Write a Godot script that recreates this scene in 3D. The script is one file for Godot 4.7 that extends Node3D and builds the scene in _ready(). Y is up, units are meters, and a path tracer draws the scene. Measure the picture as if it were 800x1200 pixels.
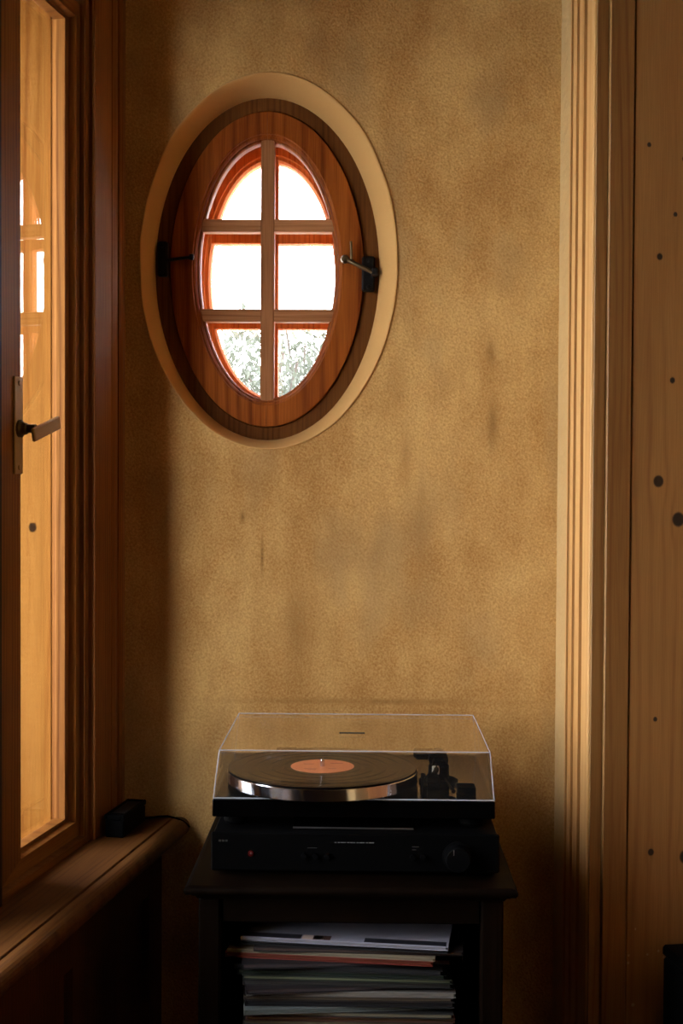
extends Node3D
# A splayed alcove in an old house: oval window in an ochre plaster wall, a tall
# casement on the left, a pine door casing on the right, a record player on a dark stand.
# Metres, y up. The back wall's face is the plane z = 0.

const SPLAY_LEFT := 9.2     # degrees that the left wall opens towards the room
const SPLAY_RIGHT := 10.5
const CORNER_LEFT := Vector3(-0.4237, 0, 0)
const CORNER_RIGHT := Vector3(0.3416, 0, 0)
const OVAL := Vector3(-0.182, 1.579, 0)      # middle of the oval window
const CEIL := 2.7
const FLAT := -1

var M := {}
var used := {}
var rng := RandomNumberGenerator.new()


# ---------------------------------------------------------------- bookkeeping
func numbered(called: String) -> String:
	if not used.has(called):
		used[called] = 0
		return called
	used[called] += 1
	return "%s_%03d" % [called, used[called]]

func thing(called: String, label: String, category: String, at := Vector3.ZERO, turn := 0.0, group := "", kind := "") -> Node3D:
	var o := Node3D.new()
	o.name = numbered(called)
	add_child(o)
	o.position = at
	o.rotation.y = turn
	tag(o, label, category, group, kind)
	return o

func tag(o: Node3D, label: String, category: String, group := "", kind := "") -> void:
	o.set_meta("label", label)
	o.set_meta("category", category)
	if group: o.set_meta("group", group)
	if kind: o.set_meta("kind", kind)

func new_mesh() -> SurfaceTool:
	var st := SurfaceTool.new()
	st.begin(Mesh.PRIMITIVE_TRIANGLES)
	return st

func obj(called: String, st: SurfaceTool, m: Material, parent: Node3D = self, label := "") -> MeshInstance3D:
	st.generate_normals()
	var o := MeshInstance3D.new()
	o.name = numbered(called) if parent == self else called
	o.mesh = st.commit()
	o.material_override = m
	parent.add_child(o, true)
	if label: o.set_meta("label", label)
	return o


# ---------------------------------------------------------------- shapes
# A list of triangles [a, b, c, smooth group] that closes a volume is turned so that its faces look outwards.
func put(st: SurfaceTool, tris: Array) -> void:
	var vol := 0.0
	var mid: Vector3 = tris[0][0]
	for t in tris:
		vol += (t[0] - mid).dot((t[1] - mid).cross(t[2] - mid))
	for t in tris:
		if (t[1] - t[0]).cross(t[2] - t[0]).length_squared() < 1e-20: continue
		st.set_smooth_group(t[3])
		st.add_vertex(t[0])
		if vol > 0.0:
			st.add_vertex(t[2])
			st.add_vertex(t[1])
		else:
			st.add_vertex(t[1])
			st.add_vertex(t[2])

func q(t: Array, a: Vector3, b: Vector3, c: Vector3, d: Vector3, sg := FLAT) -> void:
	t.append([a, b, c, sg])
	t.append([a, c, d, sg])

# A box with chamfered edges; x turns it about its own middle.
func box(st: SurfaceTool, lo: Vector3, hi: Vector3, b := 0.002, turn := Basis()) -> void:
	var c := (lo + hi) * 0.5
	var h := (hi - lo) * 0.5
	b = minf(b, minf(h.x, minf(h.y, h.z)) * 0.9)
	var p := func(sx: float, sy: float, sz: float, axis: int) -> Vector3:
		var v := Vector3(sx * (h.x - b), sy * (h.y - b), sz * (h.z - b))
		v[axis] += b * [sx, sy, sz][axis]
		return c + turn * v
	var t := []
	for s in [-1.0, 1.0]:
		var f := [[p.call(s, -1.0, -1.0, 0), p.call(s, 1.0, -1.0, 0), p.call(s, 1.0, 1.0, 0), p.call(s, -1.0, 1.0, 0)],
			[p.call(-1.0, s, -1.0, 1), p.call(-1.0, s, 1.0, 1), p.call(1.0, s, 1.0, 1), p.call(1.0, s, -1.0, 1)],
			[p.call(-1.0, -1.0, s, 2), p.call(1.0, -1.0, s, 2), p.call(1.0, 1.0, s, 2), p.call(-1.0, 1.0, s, 2)]]
		for w in f:
			if s > 0: q(t, w[0], w[1], w[2], w[3])
			else: q(t, w[3], w[2], w[1], w[0])
	for s in [-1.0, 1.0]:
		for r in [-1.0, 1.0]:
			var k: bool = s * r > 0
			var e := [[p.call(s, r, -1.0, 0), p.call(s, r, -1.0, 1), p.call(s, r, 1.0, 1), p.call(s, r, 1.0, 0)],
				[p.call(-1.0, s, r, 1), p.call(-1.0, s, r, 2), p.call(1.0, s, r, 2), p.call(1.0, s, r, 1)],
				[p.call(r, -1.0, s, 2), p.call(r, -1.0, s, 0), p.call(r, 1.0, s, 0), p.call(r, 1.0, s, 2)]]
			for w in e:
				if k: q(t, w[0], w[1], w[2], w[3])
				else: q(t, w[3], w[2], w[1], w[0])
			for u in [-1.0, 1.0]:
				var a: Vector3 = p.call(s, r, u, 0)
				var b2: Vector3 = p.call(s, r, u, 1)
				var c2: Vector3 = p.call(s, r, u, 2)
				if s * r * u > 0: t.append([a, b2, c2, FLAT])
				else: t.append([a, c2, b2, FLAT])
	put(st, t)

# Joins two rings of the same outline; shape is the outline as plane points, for the caps.
func loft(st: SurfaceTool, a: PackedVector3Array, b: PackedVector3Array, shape: PackedVector2Array) -> void:
	var t := []
	var n := a.size()
	for i in n:
		var j := (i + 1) % n
		q(t, a[i], a[j], b[j], b[i])
	var caps := Geometry2D.triangulate_polygon(shape)
	# sides above run a -> b; find which way round the caps go by the outline's own turn
	var cw := Geometry2D.is_polygon_clockwise(shape)
	for k in range(0, caps.size(), 3):
		var x := caps[k]
		var y := caps[k + 1]
		var z := caps[k + 2]
		var tri_cw := (shape[y] - shape[x]).cross(shape[z] - shape[x]) > 0.0
		var outline_cw := area(shape) > 0.0
		if tri_cw != outline_cw:
			var s := y
			y = z
			z = s
		t.append([a[x], a[z], a[y], FLAT])
		t.append([b[x], b[y], b[z], FLAT])
	put(st, t)

func area(p: PackedVector2Array) -> float:
	var s := 0.0
	for i in p.size():
		s += p[i].cross(p[(i + 1) % p.size()])
	return s

# Outline (across, along) swept straight up: x = outline.x, z = outline.y
func upright(st: SurfaceTool, shape: PackedVector2Array, y0: float, y1: float) -> void:
	var a := PackedVector3Array()
	var b := PackedVector3Array()
	for p in shape:
		a.append(Vector3(p.x, y0, p.y))
		b.append(Vector3(p.x, y1, p.y))
	loft(st, a, b, shape)

# Outline in x, y swept along z
func along_z(st: SurfaceTool, shape: PackedVector2Array, z0: float, z1: float, skew := 0.0) -> void:
	var a := PackedVector3Array()
	var b := PackedVector3Array()
	for p in shape:
		a.append(Vector3(p.x, p.y, z0 + skew * p.x))
		b.append(Vector3(p.x, p.y, z1))
	loft(st, a, b, shape)

# Turned shape about y: profile of (radius, height), open ends closed on the axis.
func lathe(st: SurfaceTool, profile: Array, at := Vector3.ZERO, segs := 40, turn := Basis()) -> void:
	var t := []
	for k in profile.size() - 1:
		var p: Vector2 = profile[k]
		var r: Vector2 = profile[k + 1]
		for i in segs:
			var a := TAU * i / segs
			var b := TAU * ((i + 1) % segs) / segs
			var f := func(v: Vector2, w: float) -> Vector3: return at + turn * Vector3(v.x * cos(w), v.y, v.x * sin(w))
			if p.x < 1e-6: t.append([f.call(p, a), f.call(r, b), f.call(r, a), k])
			elif r.x < 1e-6: t.append([f.call(p, a), f.call(p, b), f.call(r, a), k])
			else: q(t, f.call(p, a), f.call(p, b), f.call(r, b), f.call(r, a), k)
	put(st, t)

func tube(st: SurfaceTool, path: Array, r: float, sides := 10) -> void:
	var t := []
	var rings := []
	for i in path.size():
		var dir: Vector3 = (path[mini(i + 1, path.size() - 1)] - path[maxi(i - 1, 0)]).normalized()
		var u := dir.cross(Vector3.UP if absf(dir.y) < 0.9 else Vector3.RIGHT).normalized()
		var v := dir.cross(u)
		var ring := []
		for k in sides:
			ring.append(path[i] + (u * cos(TAU * k / sides) + v * sin(TAU * k / sides)) * r)
		rings.append(ring)
	for i in path.size() - 1:
		for k in sides:
			var j := (k + 1) % sides
			q(t, rings[i][k], rings[i][j], rings[i + 1][j], rings[i + 1][k], 0)
	for k in sides:
		var j := (k + 1) % sides
		t.append([path[0], rings[0][j], rings[0][k], 1])
		t.append([path[-1], rings[-1][k], rings[-1][j], 1])
	put(st, t)

# A closed outline of (outset, z) carried round part of an ellipse with half-axes a, b (plus the outset).
func hoop(st: SurfaceTool, outline: Array, a: float, b: float, from: float, to: float, segs: int, at := Vector3.ZERO) -> void:
	var t := []
	var whole := absf(to - from) > 359.9
	var n := outline.size()
	var f := func(p: Vector2, i: int) -> Vector3:
		var w := deg_to_rad(lerpf(from, to, float(i % segs if whole else i) / segs))
		return at + Vector3((a + p.x) * cos(w), (b + p.x) * sin(w), p.y)
	for k in n:
		var p: Vector2 = outline[k]
		var r: Vector2 = outline[(k + 1) % n]
		for i in segs:
			q(t, f.call(p, i), f.call(p, i + 1), f.call(r, i + 1), f.call(r, i), k)
	if not whole:
		var shape := PackedVector2Array(outline)
		var caps := Geometry2D.triangulate_polygon(shape)
		var up := area(shape) > 0.0
		for k in range(0, caps.size(), 3):
			var x := caps[k]
			var y := caps[k + 1]
			var z := caps[k + 2]
			if ((shape[y] - shape[x]).cross(shape[z] - shape[x]) > 0.0) != up:
				var s := y
				y = z
				z = s
			t.append([f.call(shape[x], 0), f.call(shape[y], 0), f.call(shape[z], 0), FLAT])
			t.append([f.call(shape[x], segs), f.call(shape[z], segs), f.call(shape[y], segs), FLAT])
	put(st, t)

# A flat plate cut to an outline in x, y between z0 and z1
func plate(st: SurfaceTool, shape: PackedVector2Array, z0: float, z1: float) -> void:
	along_z(st, shape, z0, z1)

func ellipse(c: Vector2, a: float, b: float, n := 96) -> PackedVector2Array:
	var p := PackedVector2Array()
	for i in n:
		p.append(c + Vector2(a * cos(TAU * i / n), b * sin(TAU * i / n)))
	return p


# ---------------------------------------------------------------- materials
func mat(c: Color, rough := 0.6, metal := 0.0) -> StandardMaterial3D:
	var m := StandardMaterial3D.new()
	m.albedo_color = c
	m.roughness = rough
	m.metallic = metal
	return m

func clear(c: Color, rough := 0.0) -> StandardMaterial3D:
	var m := mat(c, rough)
	m.transparency = BaseMaterial3D.TRANSPARENCY_ALPHA
	return m

func noise(sd: int, octaves := 1) -> FastNoiseLite:
	var n := FastNoiseLite.new()
	n.seed = sd
	n.frequency = 1.0
	n.noise_type = FastNoiseLite.TYPE_SIMPLEX_SMOOTH
	n.fractal_type = FastNoiseLite.FRACTAL_FBM if octaves > 1 else FastNoiseLite.FRACTAL_NONE
	n.fractal_octaves = octaves
	return n

# Sawn timber, grain along the picture's height; knots are [x, y, radius] in metres. Returns colour and height.
func timber(w: int, h: int, sx: float, sy: float, sd: int, dark: Color, light: Color, rings: float, knots := [], bend := 0.016) -> Array:
	var n1 := noise(sd)
	var n2 := noise(sd + 1)
	var n3 := noise(sd + 2)
	var n4 := noise(sd + 3, 2)
	var rgb := PackedByteArray()
	rgb.resize(w * h * 3)
	var hgt := PackedByteArray()
	hgt.resize(w * h)
	var black := dark.darkened(0.75)
	for j in h:
		var y := sy * j / h
		for i in w:
			var x := sx * i / w
			var warp := n1.get_noise_2d(x * 5.0, y * 0.9) * bend + n2.get_noise_2d(x * 26.0, y * 1.6) * 0.0028
			var core := 0.0
			var fleck := 0.0
			for k in knots:
				var dx: float = x - k[0]
				var dy: float = y - k[1]
				var kr: float = k[2]
				if k.size() > 3:
					fleck = maxf(fleck, clampf((1.2 - sqrt(dx * dx + dy * dy) / kr) * 3.0, 0.0, 1.0))
				elif absf(dy) < kr * 14.0 and absf(dx) < kr * 6.0:
					warp -= kr * 1.6 * signf(dx) * exp(-(dx * dx) / (kr * kr * 5.0) - (dy * dy) / (kr * kr * 26.0)) * minf(1.0, absf(dx) / kr * 1.5)
					var rr := sqrt(dx * dx + dy * dy * 0.8) / kr
					core = maxf(core, clampf((1.25 - rr) * 3.0, 0.0, 1.0))
			var s := 0.5 + 0.5 * sin((x + warp) * rings * TAU)
			s = s * s * s * clampf(0.55 + 1.1 * n4.get_noise_2d(x * 22.0 + 7.0, y * 0.6), 0.08, 1.0)
			var v := 0.66 + 0.34 * n4.get_noise_2d(x * 7.0, y * 0.7) - 0.42 * s + 0.17 * n3.get_noise_2d(x * 520.0, y * 9.0)
			var c := dark.lerp(light, clampf(v, 0.0, 1.0)).lerp(black, core).lerp(Color(0.9, 0.85, 0.76), fleck)
			var o := (j * w + i) * 3
			rgb[o] = int(clampf(c.r, 0, 1) * 255.0)
			rgb[o + 1] = int(clampf(c.g, 0, 1) * 255.0)
			rgb[o + 2] = int(clampf(c.b, 0, 1) * 255.0)
			hgt[j * w + i] = int(clampf(v * 0.7 + 0.15 - core * 0.3, 0.0, 1.0) * 255.0)
	return [ImageTexture.create_from_image(Image.create_from_data(w, h, false, Image.FORMAT_RGB8, rgb)),
		ImageTexture.create_from_image(Image.create_from_data(w, h, false, Image.FORMAT_L8, hgt))]

func turned(t: Array) -> Array:
	var r := []
	for x in t:
		var im: Image = x.get_image().duplicate()
		im.rotate_90(CLOCKWISE)
		r.append(ImageTexture.create_from_image(im))
	return r

func wood(t: Array, tint: Color, rough: float, scale: Vector3, offset := Vector3(0.5, 0.0, 0.5), relief := 0.04) -> StandardMaterial3D:
	var m := mat(tint, rough)
	m.albedo_texture = t[0]
	m.heightmap_enabled = true
	m.heightmap_texture = t[1]
	m.heightmap_scale = relief
	m.uv1_triplanar = true
	m.uv1_triplanar_sharpness = 8.0
	m.uv1_scale = scale
	m.uv1_offset = offset
	return m

# Hand-finished ochre limewash over uneven plaster, one picture for the whole back wall.
func plaster(w: int, h: int, sx: float, sy: float) -> Array:
	var big := noise(11, 3)
	var mid := noise(12, 3)
	var streak := noise(13, 2)
	var fine := noise(14, 3)
	var rgb := PackedByteArray()
	rgb.resize(w * h * 3)
	var hgt := PackedByteArray()
	hgt.resize(w * h)
	var r := RandomNumberGenerator.new()
	r.seed = 5
	var pale := Color(0.835, 0.69, 0.452)
	var deep := Color(0.625, 0.455, 0.255)
	var grey := Color(0.62, 0.51, 0.36)
	# smudges: x, y from the floor, half width, half height, strength
	var smudges := [[0.055, 1.37, 0.016, 0.05, 0.35], [0.22, 1.42, 0.010, 0.03, 0.45], [0.225, 1.30, 0.012, 0.06, 0.4], [-0.185, 1.06, 0.003, 0.04, 0.7], [-0.22, 1.13, 0.005, 0.012, 0.6],
		[0.07, 1.24, 0.01, 0.05, 0.35], [-0.12, 0.94, 0.03, 0.09, 0.25], [-0.35, 0.95, 0.03, 0.25, 0.3], [0.10, 1.13, 0.012, 0.10, 0.25], [0.0, 0.80, 0.25, 0.006, 0.35], [0.02, 1.49, 0.012, 0.03, 0.3]]
	for j in h:
		var y := sy * (1.0 - float(j) / h)
		for i in w:
			var x := -0.5 + sx * i / w
			var b := big.get_noise_2d(x * 3.2, y * 2.2)
			var m := mid.get_noise_2d(x * 14.0 + 3.0, y * 9.0)
			var s := streak.get_noise_2d(x * 24.0, y * 1.7)
			var f := fine.get_noise_2d(x * 190.0, y * 175.0)
			var g := r.randf() - 0.5
			var v := 0.55 + 0.42 * b + 0.22 * m + 0.07 * s + 0.46 * f + 0.36 * g
			var c := deep.lerp(pale, clampf(v, 0.0, 1.0))
			c = c.lerp(grey, clampf(0.9 * mid.get_noise_2d(x * 5.0 + 40.0, y * 2.6) - 0.1, 0.0, 0.55))
			for k in smudges:
				var dx: float = (x - k[0]) / k[2]
				var dy: float = (y - k[1]) / k[3]
				var d := dx * dx + dy * dy
				if d < 4.0:
					c = c.lerp(Color(0.38, 0.25, 0.12), k[4] * exp(-d * 1.5) * clampf(0.7 + m + f, 0.0, 1.0))
			var o := (j * w + i) * 3
			rgb[o] = int(clampf(c.r, 0, 1) * 255.0)
			rgb[o + 1] = int(clampf(c.g, 0, 1) * 255.0)
			rgb[o + 2] = int(clampf(c.b, 0, 1) * 255.0)
			hgt[j * w + i] = int(clampf(0.5 + 0.28 * m + 0.34 * f + 0.14 * g + 0.05 * s, 0.0, 1.0) * 255.0)
	return [ImageTexture.create_from_image(Image.create_from_data(w, h, false, Image.FORMAT_RGB8, rgb)),
		ImageTexture.create_from_image(Image.create_from_data(w, h, false, Image.FORMAT_L8, hgt))]

func make_materials() -> void:
	var fine := timber(512, 1024, 0.4, 2.2, 21, Color(0.62, 0.50, 0.38), Color(1, 0.95, 0.86), 95.0, [], 0.004)
	var fine_h := turned(fine)
	var pine := timber(512, 1024, 0.4, 2.2, 41, Color(0.72, 0.54, 0.34), Color(1, 0.93, 0.80), 70.0, [[0.13, 0.95, 0.006], [0.31, 1.5, 0.007]])
	var clean := timber(384, 768, 0.4, 2.2, 141, Color(0.86, 0.73, 0.55), Color(1, 0.95, 0.86), 48.0)
	var board := timber(384, 768, 0.4, 2.2, 151, Color(0.66, 0.50, 0.34), Color(1, 0.95, 0.86), 60.0, [[0.1131, 1.0824, 0.006]])
	var up := Vector3(2.5, 0.4545, 2.5)
	var lie := Vector3(0.4545, 2.5, 0.4545)
	M.casing = wood(fine, Color(0.56, 0.39, 0.21), 0.62, up)
	M.casing_flat = wood(fine_h, Color(0.56, 0.39, 0.21), 0.62, lie)
	M.sash = wood(fine, Color(0.57, 0.40, 0.20), 0.6, up)
	M.sash_flat = wood(fine_h, Color(0.57, 0.40, 0.20), 0.6, lie)
	M.jamb = wood(board, Color(0.50, 0.36, 0.175), 0.6, up)
	M.mullion = wood(fine, Color(0.17, 0.11, 0.065), 0.5, up)
	M.sill = wood(fine, Color(0.37, 0.25, 0.115), 0.65, Vector3(2.5, 2.5, 0.4545))
	M.wainscot = wood(fine, Color(0.30, 0.19, 0.10), 0.55, up)
	M.oval_frame = wood(fine, Color(0.46, 0.31, 0.15), 0.75, up, Vector3(0.37, 0.55, 0.5))
	M.oval_sash = wood(timber(512, 512, 0.4, 1.1, 61, Color(0.50, 0.34, 0.22), Color(1, 0.92, 0.82), 42.0, [[0.215, 0.62, 0.007]]), Color(0.70, 0.435, 0.18), 0.68, Vector3(2.5, 0.909, 2.5), Vector3(0.5, 0.5, 0.5))
	M.oval_outer = wood(fine, Color(0.86, 0.56, 0.31), 0.75, up, Vector3(0.2, 0.45, 0.5))
	M.oval_bar = wood(fine, Color(0.80, 0.61, 0.46), 0.7, up, Vector3(0.15, 0.5, 0.5))  # both bar tones paled to stand in for veiling glare from the panes
	M.oval_bar_flat = wood(fine_h, Color(0.80, 0.61, 0.46), 0.7, lie, Vector3(0.15, 0.3, 0.5))
	M.pine = wood(clean, Color(0.79, 0.65, 0.45), 0.6, up, Vector3(0.5, 0.0, 0.5), 0.02)
	M.pine_dark = wood(pine, Color(0.585, 0.48, 0.31), 0.55, up, Vector3(0.2, 0.1, 0.7))
	M.door = wood(pine, Color(0.62, 0.43, 0.26), 0.55, up)
	M.stand = wood(fine, Color(0.065, 0.043, 0.028), 0.5, lie)
	M.stand_up = wood(fine, Color(0.07, 0.046, 0.03), 0.5, up)
	M.floor = wood(fine, Color(0.44, 0.32, 0.20), 0.45, Vector3(2.5, 2.5, 0.4545))
	# the wide reveal board with its own knots, laid out on the board
	var kn := []
	for k in [[0.046, 1.198, 0.0075], [0.081, 1.136, 0.0092], [0.068, 1.362, 0.0038], [0.044, 1.561, 0.0042], [0.040, 0.592, 0.0045], [0.100, 0.582, 0.009], [0.088, 1.987, 0.008], [0.085, 1.72, 0.004], [0.024, 1.74, 0.003], [0.045, 0.81, 0.003], [0.07, 1.63, 0.003]]:
		kn.append([k[0], 2.2 - k[1], k[2]])
	for k in [[0.0036, 0.4238, 0.0017], [-0.0006, 0.4114, 0.0022], [0.0550, 0.4282, 0.0018], [0.0359, 0.4235, 0.0017], [0.0640, 0.4178, 0.0015], [0.0119, 0.3418, 0.0028], [0.0149, 0.4668, 0.0014]]:
		kn.append([maxf(k[0], 0.003), 2.2 - k[1], k[2], 1])   # flecks of old paint
	var kt := timber(256, 1280, 0.2, 2.2, 83, Color(0.66, 0.48, 0.29), Color(0.86, 0.68, 0.45), 44.0, kn)
	M.knotty = mat(Color(0.76, 0.73, 0.62), 0.6)
	M.knotty.albedo_texture = kt[0]
	M.knotty.heightmap_enabled = true
	M.knotty.heightmap_texture = kt[1]
	M.knotty.heightmap_scale = 0.05

	var pl := plaster(640, 1792, 0.92, CEIL)
	M.plaster = mat(Color(1, 0.985, 0.95), 0.92)
	M.plaster.metallic_specular = 0.25
	M.plaster.albedo_texture = pl[0]
	M.plaster.heightmap_enabled = true
	M.plaster.heightmap_texture = pl[1]
	M.plaster.heightmap_scale = 0.16
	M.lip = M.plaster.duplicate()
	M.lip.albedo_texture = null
	M.lip.albedo_color = Color(0.77, 0.60, 0.37)  # one even ochre, slightly lighter than the wall's average
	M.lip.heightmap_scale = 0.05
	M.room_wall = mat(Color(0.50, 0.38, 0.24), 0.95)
	M.render_out = mat(Color(0.75, 0.72, 0.66), 0.95)
	M.pale_plaster = mat(Color(0.72, 0.59, 0.385), 0.95)
	var nz := NoiseTexture2D.new()
	nz.width = 256
	nz.height = 256
	nz.seamless = true
	nz.noise = noise(7, 4)
	nz.noise.frequency = 0.03
	for k in ["room_wall", "pale_plaster", "render_out"]:
		M[k].heightmap_enabled = true
		M[k].heightmap_texture = nz
		M[k].heightmap_scale = 0.2
		M[k].uv1_triplanar = true
		M[k].uv1_scale = Vector3(4, 4, 4)

	M.glass = clear(Color(1, 1, 1, 0.0))
	M.acrylic = clear(Color(0.9, 0.9, 0.88, 0.004), 0.015)
	M.acrylic_glint = clear(Color(0.88, 0.90, 0.95, 0.30), 0.3)
	M.iron = mat(Color(0.06, 0.055, 0.05), 0.55, 0.6)
	M.worn_iron = mat(Color(0.42, 0.36, 0.26), 0.4, 0.9)
	M.brass = mat(Color(0.58, 0.46, 0.26), 0.5, 0.5)
	M.brass_dark = mat(Color(0.30, 0.23, 0.13), 0.5, 0.8)
	M.black_gloss = mat(Color(0.012, 0.012, 0.013), 0.05)
	M.black_satin = mat(Color(0.014, 0.014, 0.015), 0.45)
	M.black_metal = mat(Color(0.02, 0.02, 0.022), 0.38, 0.3)
	M.black_case = mat(Color(0.016, 0.015, 0.015), 0.6)
	M.rubber = mat(Color(0.012, 0.012, 0.012), 0.85)
	M.vinyl = mat(Color(0.014, 0.013, 0.012), 0.14)
	M.vinyl.anisotropy_enabled = false
	M.chrome = mat(Color(0.82, 0.83, 0.86), 0.12, 1.0)
	M.silver = mat(Color(0.72, 0.72, 0.72), 0.3, 1.0)
	M.label_orange = mat(Color(0.74, 0.44, 0.25), 0.7)
	M.label_ink = mat(Color(0.42, 0.17, 0.10), 0.7)
	M.print_grey = mat(Color(0.36, 0.36, 0.37), 0.6)
	M.print_dim = mat(Color(0.12, 0.12, 0.125), 0.6)
	M.red = mat(Color(0.30, 0.03, 0.03), 0.3)
	M.button_maroon = mat(Color(0.10, 0.03, 0.03), 0.4)
	M.badge = mat(Color(0.13, 0.10, 0.06), 0.45, 0.2)
	M.box_top = mat(Color(0.10, 0.065, 0.035), 0.6)
	for k in ["black_satin", "black_metal", "rubber", "black_case"]:
		M[k].metallic = 0.0
		M[k].metallic_specular = 0.12
		M[k].roughness = 0.6
	for k in ["stand", "stand_up", "wainscot", "casing", "casing_flat", "mullion", "oval_frame", "sash", "sash_flat", "oval_sash", "oval_outer", "oval_bar", "oval_bar_flat", "sill"]:
		M[k].metallic_specular = 0.25
	M.jamb.metallic_specular = 0.12
	for k in ["stand", "stand_up"]: M[k].metallic_specular = 0.12
	M.ground = mat(Color(0.86, 0.86, 0.84), 0.95)
	M.leaf = mat(Color(0.26, 0.27, 0.235), 0.8)
	M.leaf.backlight_enabled = true
	M.leaf.backlight = Color(0.14, 0.16, 0.10)
	M.twig = mat(Color(0.25, 0.22, 0.19), 0.9)


func _ready() -> void:
	rng.seed = 3
	# ---- camera, sky, exposure
	var cam := Camera3D.new()
	cam.name = "camera"
	add_child(cam)
	cam.position = Vector3(0, 1.2, 2.44)
	cam.rotation = Vector3(-atan(40.0 / 1600.0), deg_to_rad(1.0), deg_to_rad(0.3))
	cam.fov = rad_to_deg(2.0 * atan(600.0 / 1600.0))
	cam.near = 0.05
	cam.far = 200.0
	cam.current = true
	var we := WorldEnvironment.new()
	we.name = "overcast_daylight"
	var e := Environment.new()
	var sky := ProceduralSkyMaterial.new()
	sky.sky_top_color = Color(0.94, 0.96, 1.0)
	sky.sky_horizon_color = Color(1.0, 0.98, 0.95)
	sky.ground_horizon_color = Color(0.90, 0.89, 0.87)
	sky.ground_bottom_color = Color(0.70, 0.69, 0.67)
	e.background_mode = Environment.BG_SKY
	e.sky = Sky.new()
	e.sky.sky_material = sky
	e.background_energy_multiplier = 18.0
	e.tonemap_mode = Environment.TONE_MAPPER_LINEAR
	e.tonemap_exposure = 1.0
	e.sdfgi_enabled = true
	e.ssao_enabled = true
	e.ssil_enabled = true
	we.environment = e
	add_child(we)

	make_materials()
	build_room()
	build_oval_window()
	build_casement()
	build_sill()
	build_door_side()
	build_stand()
	build_records()
	build_amplifier()
	build_turntable()
	build_small_things()
	build_outside()


# ---------------------------------------------------------------- the room
func slab(called: String, lo: Vector3, hi: Vector3, m: Material, label: String, category := "wall", at := Vector3.ZERO, turn := 0.0) -> void:
	var st := new_mesh()
	box(st, lo, hi, 0.0)
	var o := obj(called, st, m)
	o.position = at
	o.rotation.y = turn
	tag(o, label, category, "", "structure")

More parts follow.
